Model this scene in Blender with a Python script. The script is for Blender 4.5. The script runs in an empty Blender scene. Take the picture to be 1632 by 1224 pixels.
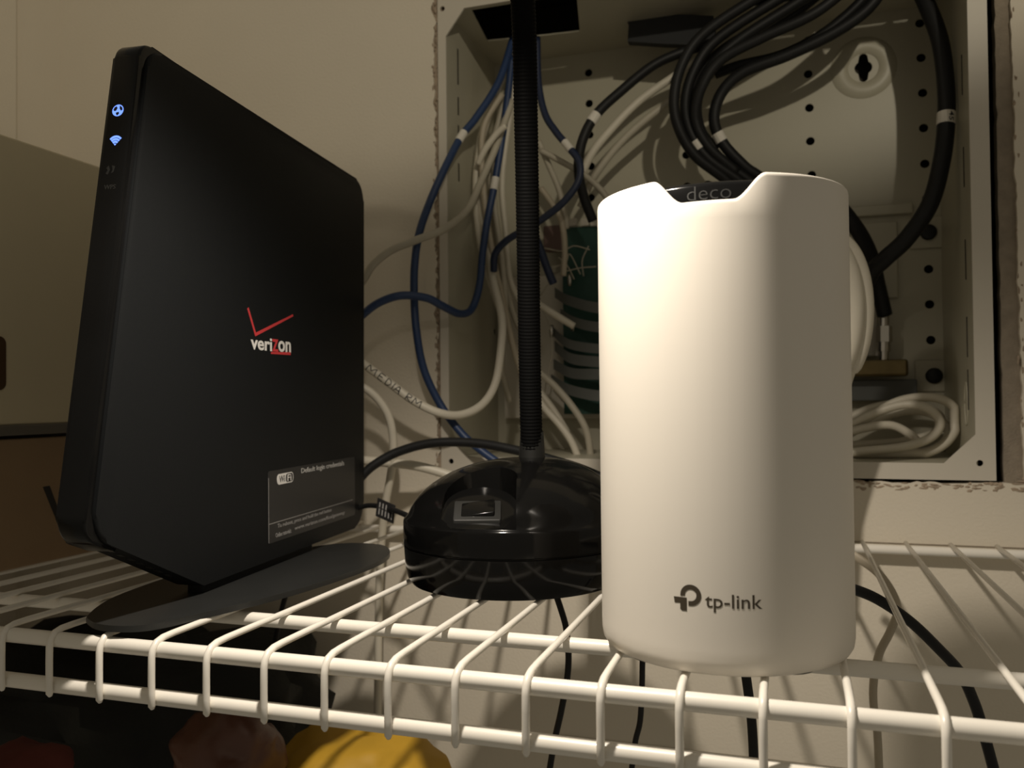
import bpy, bmesh, math, random
from mathutils import Vector, Matrix, noise

random.seed(7)
MM = 0.001
SC = bpy.context.scene
COL = SC.collection

# ------------------------------------------------------------------ camera, world, light, exposure
CAM = Vector((314.97, -279.73, 92.67))
YAW, PITCH, ROLL, FPX = 0.316, 0.018, -0.010, 1367.9
_f = Vector((-math.sin(YAW) * math.cos(PITCH), math.cos(YAW) * math.cos(PITCH), math.sin(PITCH)))
_r0 = Vector((math.cos(YAW), math.sin(YAW), 0))
_u0 = _r0.cross(_f)
RGT = _r0 * math.cos(ROLL) + _u0 * math.sin(ROLL)
UPV = _u0 * math.cos(ROLL) - _r0 * math.sin(ROLL)
FWD = _f
cd = bpy.data.cameras.new('camera')
cd.sensor_width = 36.0
cd.lens = FPX / 1632 * 36
cd.clip_start = 0.01
cd.dof.use_dof = True
cd.dof.focus_distance = 0.36
cd.dof.aperture_fstop = 17.0
cam = bpy.data.objects.new('camera', cd)
COL.objects.link(cam)
mw = Matrix((RGT, UPV, -FWD)).transposed().to_4x4()
mw.translation = CAM * MM
cam.matrix_world = mw
SC.camera = cam

w = bpy.data.worlds.new('closet_air')
SC.world = w
w.use_nodes = True
w.node_tree.nodes['Background'].inputs['Color'].default_value = (1.0, 0.89, 0.70, 1)
w.node_tree.nodes['Background'].inputs['Strength'].default_value = 0.165

LAMP = Vector((190, -50, 303))          # bulb of the gooseneck lamp, above the frame
HEAD = Vector((0.12, 0.08, -1.0)).normalized()
ld = bpy.data.lights.new('lamp_light', 'SPOT')
ld.energy = 5.7
ld.color = (1.0, 0.90, 0.77)
ld.spot_size = math.radians(143)
ld.spot_blend = 0.75
ld.shadow_soft_size = 0.009
lo = bpy.data.objects.new('lamp_light', ld)
COL.objects.link(lo)
lo.location = LAMP * MM
lo.rotation_euler = HEAD.to_track_quat('-Z', 'Y').to_euler()

# the closet's own ceiling lamp, up behind the camera on the right; cone cut low to imitate an unseen person's shadow
cl_ = bpy.data.lights.new('ceiling_lamp_light', 'SPOT')
cl_.energy = 11.5
cl_.color = (1.0, 0.90, 0.72)
cl_.shadow_soft_size = 0.012
cl_.spot_size = math.radians(126)
cl_.spot_blend = 0.12
co_ = bpy.data.objects.new('ceiling_lamp_light', cl_)
COL.objects.link(co_)
co_.location = Vector((660, -680, 590)) * MM
_e = math.radians(63 - 18.4)
_h = Vector((-0.45, 1.0, 0)).normalized()
co_.rotation_euler = (_h * math.cos(_e) + Vector((0, 0, math.sin(_e)))).to_track_quat('-Z', 'Y').to_euler()

vs = SC.view_settings
vs.view_transform = 'Standard'
vs.look = 'None'
vs.exposure = 0.0
vs.gamma = 1.0
vs.use_curve_mapping = False
SC.cycles.max_bounces = 6

# ------------------------------------------------------------------ helpers


def ray(px, py):
    return FWD + RGT * ((px - 816) / FPX) - UPV * ((py - 612) / FPX)


def at(px, py, Y):
    """Point of the vertical plane at depth Y (mm) seen at a pixel of the photograph."""
    d = ray(px, py)
    return CAM + d * ((Y - CAM.y) / d.y)


def on_plane(px, py, p0, n):
    d = ray(px, py)
    return CAM + d * (n.dot(p0 - CAM) / n.dot(d))


def mat(name, color, rough=0.5, metal=0.0, var=0.0, nscale=60.0, bump=0.0, bscale=400.0, spec=0.5, emit=None, estr=0.0, color2=None, coat=0.0):
    m = bpy.data.materials.new(name)
    m.use_nodes = True
    nt = m.node_tree
    b = nt.nodes['Principled BSDF']
    b.inputs['Roughness'].default_value = rough
    b.inputs['Metallic'].default_value = metal
    b.inputs['Specular IOR Level'].default_value = spec
    b.inputs['Coat Weight'].default_value = coat
    c = list(color) + [1.0]
    b.inputs['Base Color'].default_value = c
    tc = nt.nodes.new('ShaderNodeTexCoord')
    if var > 0 or color2:
        n = nt.nodes.new('ShaderNodeTexNoise')
        n.inputs['Scale'].default_value = nscale
        n.inputs['Detail'].default_value = 6
        nt.links.new(tc.outputs['Object'], n.inputs['Vector'])
        mx = nt.nodes.new('ShaderNodeMix')
        mx.data_type = 'RGBA'
        a2 = list(color2) + [1.0] if color2 else [min(1, k * (1 + var)) for k in color] + [1.0]
        a1 = c if color2 else [k * (1 - var) for k in color] + [1.0]
        mx.inputs['A'].default_value = a1
        mx.inputs['B'].default_value = a2
        nt.links.new(n.outputs['Fac'], mx.inputs['Factor'])
        nt.links.new(mx.outputs['Result'], b.inputs['Base Color'])
    if bump > 0:
        n2 = nt.nodes.new('ShaderNodeTexNoise')
        n2.inputs['Scale'].default_value = bscale
        n2.inputs['Detail'].default_value = 4
        nt.links.new(tc.outputs['Object'], n2.inputs['Vector'])
        bp = nt.nodes.new('ShaderNodeBump')
        bp.inputs['Strength'].default_value = bump
        bp.inputs['Distance'].default_value = 0.001
        nt.links.new(n2.outputs['Fac'], bp.inputs['Height'])
        nt.links.new(bp.outputs['Normal'], b.inputs['Normal'])
    if emit:
        b.inputs['Emission Color'].default_value = list(emit) + [1.0]
        b.inputs['Emission Strength'].default_value = estr
    return m


M = dict(
    wall=mat('painted_drywall', (0.70, 0.635, 0.52), 0.75, var=0.05, nscale=9, bump=0.25, bscale=500),
    paper=mat('torn_drywall_paper', (0.27, 0.225, 0.17), 0.95, var=0.3, nscale=160, bump=0.6, bscale=700),
    gypsum=mat('crumbly_gypsum', (0.38, 0.30, 0.22), 0.95, var=0.35, nscale=220, bump=0.8, bscale=600),
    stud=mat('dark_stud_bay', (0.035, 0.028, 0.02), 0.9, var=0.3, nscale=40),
    box=mat('cream_enamelled_steel', (0.46, 0.43, 0.33), 0.42, var=0.03, nscale=30, bump=0.06, bscale=900),
    flange=mat('white_enamelled_steel', (0.58, 0.535, 0.45), 0.45, var=0.03, nscale=40),
    shelf=mat('white_vinyl_coating', (0.83, 0.79, 0.71), 0.28, var=0.02, nscale=80),
    deco=mat('white_satin_plastic', (0.78, 0.73, 0.65), 0.42, bump=0.01, bscale=2500, spec=0.4),
    gloss=mat('gloss_black_plastic', (0.005, 0.005, 0.005), 0.16, spec=0.2, var=0.3, nscale=30),
    lampgloss=mat('dusty_gloss_black_plastic', (0.003, 0.003, 0.003), 0.11, spec=0.22, color2=(0.005, 0.0048, 0.0045), nscale=90),
    matte=mat('matte_black_plastic', (0.008, 0.0088, 0.0095), 0.55, spec=0.16, bump=0.08, bscale=2200),
    rubber=mat('black_rubber', (0.012, 0.012, 0.011), 0.5, spec=0.35),
    switchm=mat('satin_black_plastic', (0.02, 0.02, 0.019), 0.42, spec=0.3),
    neckrubber=mat('ribbed_black_vinyl', (0.003, 0.003, 0.003), 0.65, spec=0.06),
    jacket=mat('black_cable_jacket', (0.012, 0.012, 0.012), 0.5, spec=0.28, var=0.2, nscale=100),
    blue=mat('blue_cable_jacket', (0.019, 0.043, 0.115), 0.45, var=0.12, nscale=90),
    navy=mat('dark_blue_cable_jacket', (0.013, 0.022, 0.055), 0.45, var=0.12, nscale=90),
    white=mat('white_cable_jacket', (0.66, 0.61, 0.50), 0.45, var=0.06, nscale=120),
    grey=mat('grey_cable_jacket', (0.46, 0.42, 0.33), 0.5, var=0.08, nscale=120),
    beige=mat('beige_flat_cable', (0.46, 0.40, 0.30), 0.5, var=0.05, nscale=120),
    tagw=mat('white_paper_tag', (0.72, 0.68, 0.60), 0.6),
    ink=mat('black_ink', (0.012, 0.011, 0.011), 0.5),
    print_grey=mat('dark_brown_print', (0.055, 0.042, 0.026), 0.5),
    print_light=mat('light_print', (0.75, 0.73, 0.70), 0.5),
    print_dim=mat('grey_print', (0.30, 0.29, 0.28), 0.5),
    print_mid=mat('pale_grey_print', (0.5, 0.49, 0.47), 0.5),
    print_faint2=mat('dim_grey_print', (0.040, 0.040, 0.039), 0.4),
    print_faint=mat('faint_grey_print', (0.016, 0.016, 0.015), 0.4),
    red=mat('red_print', (0.55, 0.045, 0.05), 0.5),
    sticker=mat('dark_grey_sticker', (0.020, 0.020, 0.021), 0.42),
    stand=mat('dark_metallic_plastic', (0.036, 0.037, 0.036), 0.36, metal=0.45, var=0.15, nscale=70),
    led=mat('blue_lit_icon', (0.1, 0.2, 0.8), 0.4, emit=(0.16, 0.30, 1.0), estr=1.35),
    brass=mat('aged_brass', (0.16, 0.12, 0.055), 0.3, metal=0.9, var=0.25, nscale=150),
    chrome=mat('nickel_connector', (0.55, 0.52, 0.46), 0.25, metal=0.95),
    pcb=mat('green_circuit_board', (0.012, 0.058, 0.040), 0.45, var=0.25, nscale=200),
    band=mat('grey_plastic_band', (0.125, 0.13, 0.12), 0.5, var=0.08, nscale=60),
    oxblood=mat('dull_red_plastic', (0.14, 0.085, 0.07), 0.6),
    cardboard=mat('brown_cardboard', (0.34, 0.23, 0.13), 0.85, var=0.08, nscale=40, bump=0.15, bscale=400),
    carton=mat('off_white_card', (0.74, 0.65, 0.45), 0.7, var=0.04, nscale=30),
    greyrim=mat('grey_plastic_rim', (0.16, 0.145, 0.12), 0.5),
    hole=mat('brown_shadowed_card', (0.075, 0.038, 0.012), 0.8),
    yellow=mat('yellow_plastic', (0.52, 0.30, 0.022), 0.65, var=0.12, nscale=20),
    darkcloth=mat('black_cloth', (0.012, 0.013, 0.011), 0.85, var=0.4, nscale=30, bump=0.5, bscale=300),
    redcloth=mat('dark_red_cloth', (0.10, 0.018, 0.012), 0.8, var=0.3, nscale=30),
    brownbag=mat('brown_plastic_wrap', (0.13, 0.05, 0.028), 0.38, color2=(0.07, 0.028, 0.018), nscale=25, bump=0.5, bscale=90),
    felt=mat('black_foam', (0.022, 0.023, 0.024), 0.8, bump=0.2),
    bulb=mat('glowing_bulb', (1, 0.9, 0.7), 0.5, emit=(1.0, 0.84, 0.62), estr=6.0),
    olive=mat('cream_conduit', (0.55, 0.49, 0.30), 0.5, var=0.05, nscale=30),
)


def link(name, verts, faces, m, parent=None, smooth=False):
    me = bpy.data.meshes.new(name)
    me.from_pydata([tuple(Vector(v) * MM) for v in verts], [], faces)
    me.materials.append(m)
    if smooth:
        me.polygons.foreach_set('use_smooth', [True] * len(me.polygons))
    me.update()
    o = bpy.data.objects.new(name, me)
    COL.objects.link(o)
    if parent:
        o.parent = parent
    return o


def link_bm(name, bm, m, parent=None, smooth_angle=None):
    """bm is in mm."""
    bmesh.ops.scale(bm, vec=(MM, MM, MM), verts=bm.verts)
    bmesh.ops.recalc_face_normals(bm, faces=bm.faces)
    me = bpy.data.meshes.new(name)
    bm.to_mesh(me)
    bm.free()
    me.materials.append(m)
    if smooth_angle is not None:
        me.polygons.foreach_set('use_smooth', [True] * len(me.polygons))
        me.set_sharp_from_angle(angle=math.radians(smooth_angle))
    o = bpy.data.objects.new(name, me)
    COL.objects.link(o)
    if parent:
        o.parent = parent
    return o


def tag(o, label, cat, group=None):
    o['label'] = label
    o['category'] = cat
    if group:
        o['group'] = group
    return o


def thing(name, label, cat, loc, group=None):
    o = bpy.data.objects.new(name, None)
    o.empty_display_size = 0.02
    COL.objects.link(o)
    o.location = Vector(loc) * MM
    return tag(o, label, cat, group)


def adopt(child, parent):
    """Parent a world-space part without moving it."""
    child.parent = parent
    child.matrix_parent_inverse = Matrix.Translation(-Vector(parent.location))
    return child


def catmull(pts, per=8):
    p = [Vector(v) for v in pts]
    p = [p[0] * 2 - p[1]] + p + [p[-1] * 2 - p[-2]]
    out = []
    for i in range(1, len(p) - 2):
        a, b, c, d = p[i - 1], p[i], p[i + 1], p[i + 2]
        for k in range(per):
            t = k / per
            out.append(0.5 * ((2 * b) + (c - a) * t + (2 * a - 5 * b + 4 * c - d) * t * t + (3 * b - a - 3 * c + d) * t ** 3))
    out.append(p[-2])
    return out


def tube_data(path, rad, n=10, caps=True, flat=1.0):
    """Tube along a path; rad is a number or a list; parallel-transported rings."""
    V, F = [], []
    L = len(path)
    tan = [(path[min(i + 1, L - 1)] - path[max(i - 1, 0)]).normalized() for i in range(L)]
    ref = Vector((0, 0, 1)) if abs(tan[0].z) < 0.9 else Vector((1, 0, 0))
    nrm = (ref - tan[0] * ref.dot(tan[0])).normalized()
    frames = []
    for i in range(L):
        nrm = (nrm - tan[i] * nrm.dot(tan[i])).normalized()
        bn = tan[i].cross(nrm)
        frames.append((nrm.copy(), bn))
        r = rad[i] if isinstance(rad, (list, tuple)) else rad
        for k in range(n):
            a = 2 * math.pi * k / n
            V.append(path[i] + nrm * (math.cos(a) * r) + bn * (math.sin(a) * r * flat))
    for i in range(L - 1):
        for k in range(n):
            k2 = (k + 1) % n
            F.append((i * n + k, i * n + k2, (i + 1) * n + k2, (i + 1) * n + k))
    if caps:
        F.append(tuple(range(n - 1, -1, -1)))
        F.append(tuple((L - 1) * n + k for k in range(n)))
    return V, F


def cable(name, label, cat, pts, r, m, group=None, per=8, n=10, flat=1.0, floor=None):
    """pts: (pixel x, pixel y, depth Y in mm) of points the cable passes."""
    path = catmull([at(*p) for p in pts], per)
    if floor is not None:                     # keep a cable lying inside the panel off its walls
        for q_ in path:
            q_.z = max(q_.z, floor + r)
            q_.x = min(q_.x, 421.8 - r)
    V, F = tube_data(path, r, n, flat=flat)
    o = link(name, V, F, m, smooth=True)
    tag(o, label, cat, group)
    return o, path


def sleeve(name, path, i, r, half, m, parent, n=14):
    """A short printed tag wrapped round a cable at path index i."""
    p = path[i]
    t = (path[min(i + 1, len(path) - 1)] - path[max(i - 1, 0)]).normalized()
    V, F = tube_data([p - t * half, p - t * half * 0.33, p + t * half * 0.33, p + t * half], r, n)
    return link(name, V, F, m, parent, smooth=False)


def nearest(path, p):
    return min(range(len(path)), key=lambda i: (path[i] - p).length)


def rounded(poly, rad, seg=5):
    """Polygon with rounded corners; rad may be a list."""
    out = []
    n = len(poly)
    for i in range(n):
        p, a, b = Vector(poly[i]), Vector(poly[i - 1]), Vector(poly[(i + 1) % n])
        r = rad[i] if isinstance(rad, (list, tuple)) else rad
        d1, d2 = (a - p).normalized(), (b - p).normalized()
        ang = d1.angle(d2)
        t = r / math.tan(ang / 2)
        t = min(t, (a - p).length * 0.48, (b - p).length * 0.48)
        rr = t * math.tan(ang / 2)
        c = p + (d1 + d2).normalized() * (rr / math.sin(ang / 2))
        s, e = p + d1 * t - c, p + d2 * t - c
        for k in range(seg + 1):
            f = k / seg
            v = (s * (1 - f) + e * f)
            v = v.normalized() * rr
            out.append(c + v)
    return out


def prism(poly, fn, bevel=0.0, seg=2):
    """Extrude 2-D polygon: fn(u, v, h) -> world mm, h = 0..1; returns bmesh."""
    bm = bmesh.new()
    lo = [bm.verts.new(fn(p[0], p[1], 0)) for p in poly]
    hi = [bm.verts.new(fn(p[0], p[1], 1)) for p in poly]
    n = len(poly)
    f0 = bm.faces.new(lo[::-1])
    f1 = bm.faces.new(hi)
    for i in range(n):
        bm.faces.new((lo[i], lo[(i + 1) % n], hi[(i + 1) % n], hi[i]))
    if bevel > 0:
        ed = list(f0.edges) + list(f1.edges)
        bmesh.ops.bevel(bm, geom=ed, offset=bevel, segments=seg, affect='EDGES', profile=0.5)
    return bm


def box_bm(x0, x1, y0, y1, z0, z1, bevel=0.0, seg=2):
    bm = bmesh.new()
    bmesh.ops.create_cube(bm, size=1)
    for v in bm.verts:
        v.co = Vector(((x0 + x1) / 2 + v.co.x * (x1 - x0), (y0 + y1) / 2 + v.co.y * (y1 - y0), (z0 + z1) / 2 + v.co.z * (z1 - z0)))
    if bevel > 0:
        bmesh.ops.bevel(bm, geom=list(bm.edges), offset=bevel, segments=seg, affect='EDGES', profile=0.5)
    return bm


def plate_with_holes(outer, holes, y0, y1):
    """Plate in XZ with through holes: outer/holes are loops of (x, z); front y0, back y1."""
    bm = bmesh.new()
    loops = []
    for lp in [outer] + holes:
        vs_ = [bm.verts.new((p[0], y0, p[1])) for p in lp]
        for i in range(len(vs_)):
            bm.edges.new((vs_[i], vs_[(i + 1) % len(vs_)]))
        loops.append(vs_)
    bmesh.ops.triangle_fill(bm, use_beauty=True, use_dissolve=False, edges=list(bm.edges))
    front = list(bm.faces)
    ret = bmesh.ops.extrude_face_region(bm, geom=front)
    for v in ret['geom']:
        if isinstance(v, bmesh.types.BMVert):
            v.co.y = y1
    return bm


def circle(cx, cz, r, n=14):
    return [(cx + r * math.cos(2 * math.pi * k / n), cz + r * math.sin(2 * math.pi * k / n)) for k in range(n)]


def text_mesh(body, bold=0.0, depth=0.02):
    cu = bpy.data.curves.new('lettering_source', 'FONT')
    cu.body = body
    cu.size = 1.0
    cu.offset = bold
    cu.extrude = depth
    cu.resolution_u = 3
    ob = bpy.data.objects.new('lettering_source', cu)
    COL.objects.link(ob)
    dg = bpy.context.evaluated_depsgraph_get()
    me = bpy.data.meshes.new_from_object(ob.evaluated_get(dg))
    V = [v.co.copy() for v in me.vertices]
    F = [tuple(p.vertices) for p in me.polygons]
    bpy.data.objects.remove(ob)
    bpy.data.curves.remove(cu)
    bpy.data.meshes.remove(me)
    x0, x1 = min(v.x for v in V), max(v.x for v in V)
    y0, y1 = min(v.y for v in V), max(v.y for v in V)
    V = [Vector(((v.x - x0) / (x1 - x0), (v.y - y0) / (y1 - y0), 0.5 + v.z / (2 * depth))) for v in V]
    return V, F           # unit box; z = 0..1 through the thickness


def lettering(name, body, m, parent, fn, bold=0.0):
    """fn(u, v, h) maps the unit text box to local mm."""
    V, F = text_mesh(body, bold)
    return link(name, [fn(v.x, v.y, v.z) for v in V], F, m, parent)


def lathe(prof, n, cx=0, cy=0):
    V, F = [], []
    for r, z in prof:
        for k in range(n):
            a = 2 * math.pi * k / n
            V.append((cx + r * math.cos(a), cy + r * math.sin(a), z))
    for i in range(len(prof) - 1):
        for k in range(n):
            k2 = (k + 1) % n
            F.append((i * n + k, i * n + k2, (i + 1) * n + k2, (i + 1) * n + k))
    F.append(tuple(range(n - 1, -1, -1)))
    F.append(tuple((len(prof) - 1) * n + k for k in range(n)))
    return V, F


def structure(o):
    o['kind'] = 'structure'
    return o


# ------------------------------------------------------------------ the setting
WY = 318.0        # face of the back wall
rnd = random.Random(3)


def jag(p, q, n, amp, side):
    out = []
    for k in range(n):
        t = k / n
        a = Vector(p).lerp(Vector(q), t)
        j = noise.noise(Vector((a.x * 0.11, a.y * 0.11, 3.1))) * amp + rnd.uniform(-0.4, 0.4) * amp
        out.append((a.x + side[0] * j, a.y + side[1] * j))
    return out


hole = (jag((60.0, 37.5), (449, 37.5), 110, 1.6, (0, 1)) + jag((449, 37.5), (446.5, 400), 90, 1.1, (1, 0))
        + jag((446.5, 400), (60.0, 400), 40, 1.0, (0, 1)) + jag((60.0, 400), (60.0, 37.5), 150, 2.6, (1, 0)))
wall = structure(link_bm('wall_back', plate_with_holes([(-301, -420), (720, -420), (720, 720), (-301, 720)], [hole], WY, WY + 12.7), M['wall']))
wl = structure(link_bm('wall_left', box_bm(-313, -301, -500, WY + 12.7, -420, 720), M['wall']))
c20 = on_plane(20, 100, Vector((-301, 0, 0)), Vector((1, 0, 0)))
structure(link_bm('trim_1', box_bm(-301, -296, c20.y - 80, c20.y, -420, 720, 1.0), M['wall']))
# stripped paper band and studs seen in the cut-out beside the box
pp = structure(link_bm('trim_2', plate_with_holes(
    [(438.5, 30)] + jag((438.5, 30), (438.5, 405), 60, 0.7, (1, 0)) + [(438.5, 405), (456, 405), (456, 30)], [], WY + 3.0, WY + 12), M['paper']))
structure(link_bm('trim_3', plate_with_holes(jag((56.5, 30), (56.5, 405), 90, 0.8, (1, 0)) + [(56.5, 405), (66, 405), (66, 30)], [], WY + 1.6, WY + 11), M['gypsum']))
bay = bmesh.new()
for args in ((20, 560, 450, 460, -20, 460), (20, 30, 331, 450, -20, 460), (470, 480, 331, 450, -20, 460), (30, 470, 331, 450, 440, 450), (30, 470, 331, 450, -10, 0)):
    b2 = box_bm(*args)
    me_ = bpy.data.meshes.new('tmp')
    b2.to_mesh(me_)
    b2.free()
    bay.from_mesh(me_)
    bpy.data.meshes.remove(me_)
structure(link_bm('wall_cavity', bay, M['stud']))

# crumbs and torn flaps of gypsum round the cut-out: irregular little lumps, one part of the wall
bm = bmesh.new()


def flake(bm, x, z, sx, sz, y=WY, t=1.2):
    n = 7
    ring = []
    for k in range(n):
        a = 2 * math.pi * k / n + rnd.uniform(-.3, .3)
        q = rnd.uniform(0.55, 1.15)
        ring.append((x + math.cos(a) * sx * q, z + math.sin(a) * sz * q))
    lo_ = [bm.verts.new((p[0], y + 0.3, p[1])) for p in ring]
    top = bm.verts.new((x, y - t, z))
    for k in range(n):
        bm.faces.new((lo_[k], lo_[(k + 1) % n], top))


for k in range(70):
    x = rnd.uniform(338, 452)
    flake(bm, x, 36.0 + (x - 340) * 0.0 + rnd.uniform(-3.4, 1.5), rnd.uniform(1.5, 5.5), rnd.uniform(0.6, 1.9), t=0.6)
for k in range(90):
    z = rnd.uniform(34, 400)
    flake(bm, 60.0 + rnd.uniform(-1.5, 2.5), z, rnd.uniform(0.5, 1.5), rnd.uniform(1.0, 3.5), t=0.9)
for k in range(30):
    z = rnd.uniform(40, 400)
    flake(bm, 448.0 + rnd.uniform(-1.0, 2.2), z, rnd.uniform(0.5, 1.2), rnd.uniform(1.2, 4.0), t=0.9)
for k in range(26):
    flake(bm, 449 + rnd.uniform(-1, 12), 39 + rnd.uniform(-2, 5), rnd.uniform(1.5, 4), rnd.uniform(0.8, 2.0))
cr = link_bm('torn_edge', bm, M['gypsum'], wall)
cr['kind'] = 'stuff'
# two thin seams low on the wall
for zz in (-1.5, -148.0):
    link_bm('seam', box_bm(330 if zz > -10 else 150, 720, WY - 0.5, WY + 0.5, zz - 0.35, zz + 0.35), M['paper'], wall)

# ------------------------------------------------------------------ recessed media panel
panel = thing('wiring_panel', 'cream steel wiring panel recessed in the torn drywall cut-out, its door off', 'wiring panel', (249, WY, 40))
BK = 430.0


def pnl(name, bm, m, sm=None):
    return adopt(link_bm(name, bm, m, None, sm), panel)


def xz(px, py, Y=BK):
    p = at(px, py, Y)
    return p.x, p.z


holes = []
for px, py in ((939, 165), (940, 215), (942, 265), (942, 315), (1288, 64), (1288, 118), (1290, 172), (1291.5, 225), (1293.6, 279), (1296, 334),
               (1466, 37), (1468, 92), (1470.5, 148), (1472, 204), (1474, 261), (1477, 316), (1480, 429), (1481.5, 485), (1483.5, 542), (1093.5, 247), (1095, 297), (1128, 294), (938, 116)):
    x, z = xz(px, py)
    holes.append(circle(x, z, 3.3))
kx, kz = xz(1376, 108)
key = []
for k in range(40):
    a = 2 * math.pi * k / 40
    r = 6.4
    dx, dz = math.cos(a) * r, math.sin(a) * r
    if abs(dx) < 3.6:
        dz = math.copysign(math.sqrt(max(0, 1 - (dx / 3.7) ** 2)) * 4.6 + 6.4, dz)
    else:
        dz *= 0.85
    key.append((kx + dx, kz + dz))
holes.append(key)
pnl('back_panel', plate_with_holes([(68, 48), (424, 48), (424, 388), (68, 388)], holes, BK, BK + 1.2), M['box'])
# raised boss round the keyhole
V, F = [], []
for i, (r, h) in enumerate(((24, 0.1), (21, 2.2), (14, 2.6), (11, 0.15))):
    for k in range(32):
        a = 2 * math.pi * k / 32
        V.append((kx + r * math.cos(a), BK - h, kz + r * math.sin(a)))
for i in range(3):
    for k in range(32):
        F.append((i * 32 + k, i * 32 + (k + 1) % 32, (i + 1) * 32 + (k + 1) % 32, (i + 1) * 32 + k))
adopt(link('keyhole_boss', V, F, M['box'], smooth=True), panel)
# side folds with a shallow step and knock-out slots
pnl('fold', box_bm(396, 422, BK - 1.8, BK - 0.05, 52, 70, 0.4), M['box'])
def turned(bm, fn):
    for v in bm.verts:
        v.co = fn(v.co.copy())
    return bm


lhole = []
for px, py in ((800, 328), (797, 617), (798, 430), (796, 530)):
    p = on_plane(px, py, Vector((70, 0, 0)), Vector((1, 0, 0)))
    lhole.append(circle(min(p.y, BK - 6), p.z, 3.3))
pnl('side_wall', turned(plate_with_holes([(WY + 0.5, 50), (BK + 1, 50), (BK + 1, 386.5), (WY + 0.5, 386.5)], lhole, 68.8, 70), lambda c: Vector((c.y, c.x, c.z))), M['box'])
pnl('side_wall', box_bm(422.5, 423.7, WY + 0.5, BK + 1, 50, 386.5), M['box'])
top_hole = []
for px, py in ((733, -6), (777, 66), (850, 59), (924, 50), (906, -34), (800, -16)):
    p = on_plane(px, py, Vector((0, 0, 386.5)), Vector((0, 0, 1)))
    top_hole.append((p.x, min(max(p.y, WY + 4), BK - 3)))
pnl('top_wall', turned(plate_with_holes([(68.8, WY + 0.5), (423.7, WY + 0.5), (423.7, BK + 1), (68.8, BK + 1)], [top_hole, [(285, 332), (414, 332), (414, 388), (285, 388)]], 386.5, 387.7), lambda c: Vector((c.x, c.z, c.y))), M['box'])
pnl('bottom_wall', box_bm(68.8, 423.7, WY + 0.5, BK + 1, 48.8, 50), M['box'])
for zz in (322, 346, 300, 270, 360):
    pnl('slot', box_bm(69.8, 70.35, WY + 22, WY + 24, zz - 7, zz + 7), M['stud'])
for zz in (300, 240, 96, 130, 180):
    bm = box_bm(422.0, 422.6, WY + 18, WY + 19, zz - 13, zz + 13)
    pnl('slot', bm, M['stud'])
# loop-shaped knock-out on the right side wall
path = [Vector((422.3, WY + 26 + 5 * math.cos(2 * math.pi * k / 24), 87 + 14 * math.sin(2 * math.pi * k / 24))) for k in range(25)]
V, F = tube_data(path, 0.5, 6)
adopt(link('knockout', V, F, M['box'], smooth=True), panel)
for px, py in ((1479, 371), (1488, 599)):
    x, z = xz(px, py, BK)
    pnl('fastener_plate', box_bm(x - 13, x + 13, BK - 1.6, BK - 0.1, z - 12, z + 12, 1.0), M['box'])
    V, F = [], []
    for r, h in ((5.9, 1.5), (5.9, 3.2), (4.6, 4.2), (1.5, 4.3)):
        for k in range(18):
            V.append((x + r * math.cos(k * math.pi / 9), BK - h, z + r * math.sin(k * math.pi / 9)))
    for i in range(3):
        for k in range(18):
            F.append((i * 18 + k, i * 18 + (k + 1) % 18, (i + 1) * 18 + (k + 1) % 18, (i + 1) * 18 + k))
    F.append(tuple(3 * 18 + k for k in range(18)))
    adopt(link('push_fastener', V, F, M['rubber'], smooth=True), panel)
# front flange with chamfered, drilled corners
fo = [(63.5, 39.5), (433.5, 39.5), (433.5, 399), (63.5, 399)]
xi0, xi1, zi0, zi1, ch = 70.0, 422.5, 50, 386.5, 15
fi = [(xi0 + ch, zi0), (xi1 - ch - 3, zi0), (xi1, zi0 + ch + 3), (xi1, zi1 - ch), (xi1 - ch, zi1), (xi0 + ch, zi1), (xi0, zi1 - ch - 4), (xi0, zi0 + ch)]
fh = []
for px, py in ((706, 15), (720, 735), (1561, 738)):
    p = at(px, py, WY)
    fh.append(circle(p.x, p.z, 2.0, 12))
pnl('flange', plate_with_holes(fo, [fi] + fh, WY - 1.2, WY + 0.4), M['flange'])

# ------------------------------------------------------------------ wire shelf
shelf = thing('wire_shelf', 'white vinyl-coated wire shelf with a front lip, carrying both routers and the lamp', 'shelf', (300, 0, -27))
X0, X1 = -296, 640


def rail(y, z, r):
    V, F = tube_data([Vector((X0 + (X1 - X0) * k / 6, y, z)) for k in range(7)], r, 16)
    return adopt(link('rail', V, F, M['shelf'], smooth=True), shelf)


rail(0, -4.4, 3.1)
rail(0, -23.2, 3.1)
rail(50.8, -4.4, 3.0)
rail(309, -4.2, 2.9)
wp = [Vector((0, 311, 0)), Vector((0, 200, 0)), Vector((0, 100, 0)), Vector((0, 30, 0)), Vector((0, 8, 0)), Vector((0, 2.0, -0.25)), Vector((0, -1.6, -1.2)), Vector((0, -3.6, -3.2)), Vector((0, -4.3, -6.2)),
      Vector((0, -4.4, -12)), Vector((0, -4.4, -20)), Vector((0, -4.3, -25.2)), Vector((0, -3.9, -26.4))]
V, F = tube_data(wp, [1.4] * (len(wp) - 1) + [0.8], 10)
first = None
for k in range(-11, 25):
    if first is None:
        first = link('wire', V, F, M['shelf'], smooth=True)
        o = first
    else:
        o = first.copy()
        COL.objects.link(o)
    o.parent = shelf
    o.matrix_parent_inverse = Matrix.Translation(-Vector(shelf.location))
    o.location = (k * 25.4 * MM, 0, 0)

# ------------------------------------------------------------------ white cylindrical router
DC = Vector((289.5, 51.5, 1.4))
RB, HT = 45.6, 164.5
deco = thing('mesh_router', 'white cylindrical mesh wifi router with a dark notch in its top rim', 'router', DC)
view_az = math.atan2(CAM.y - DC.y, CAM.x - DC.x)


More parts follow.
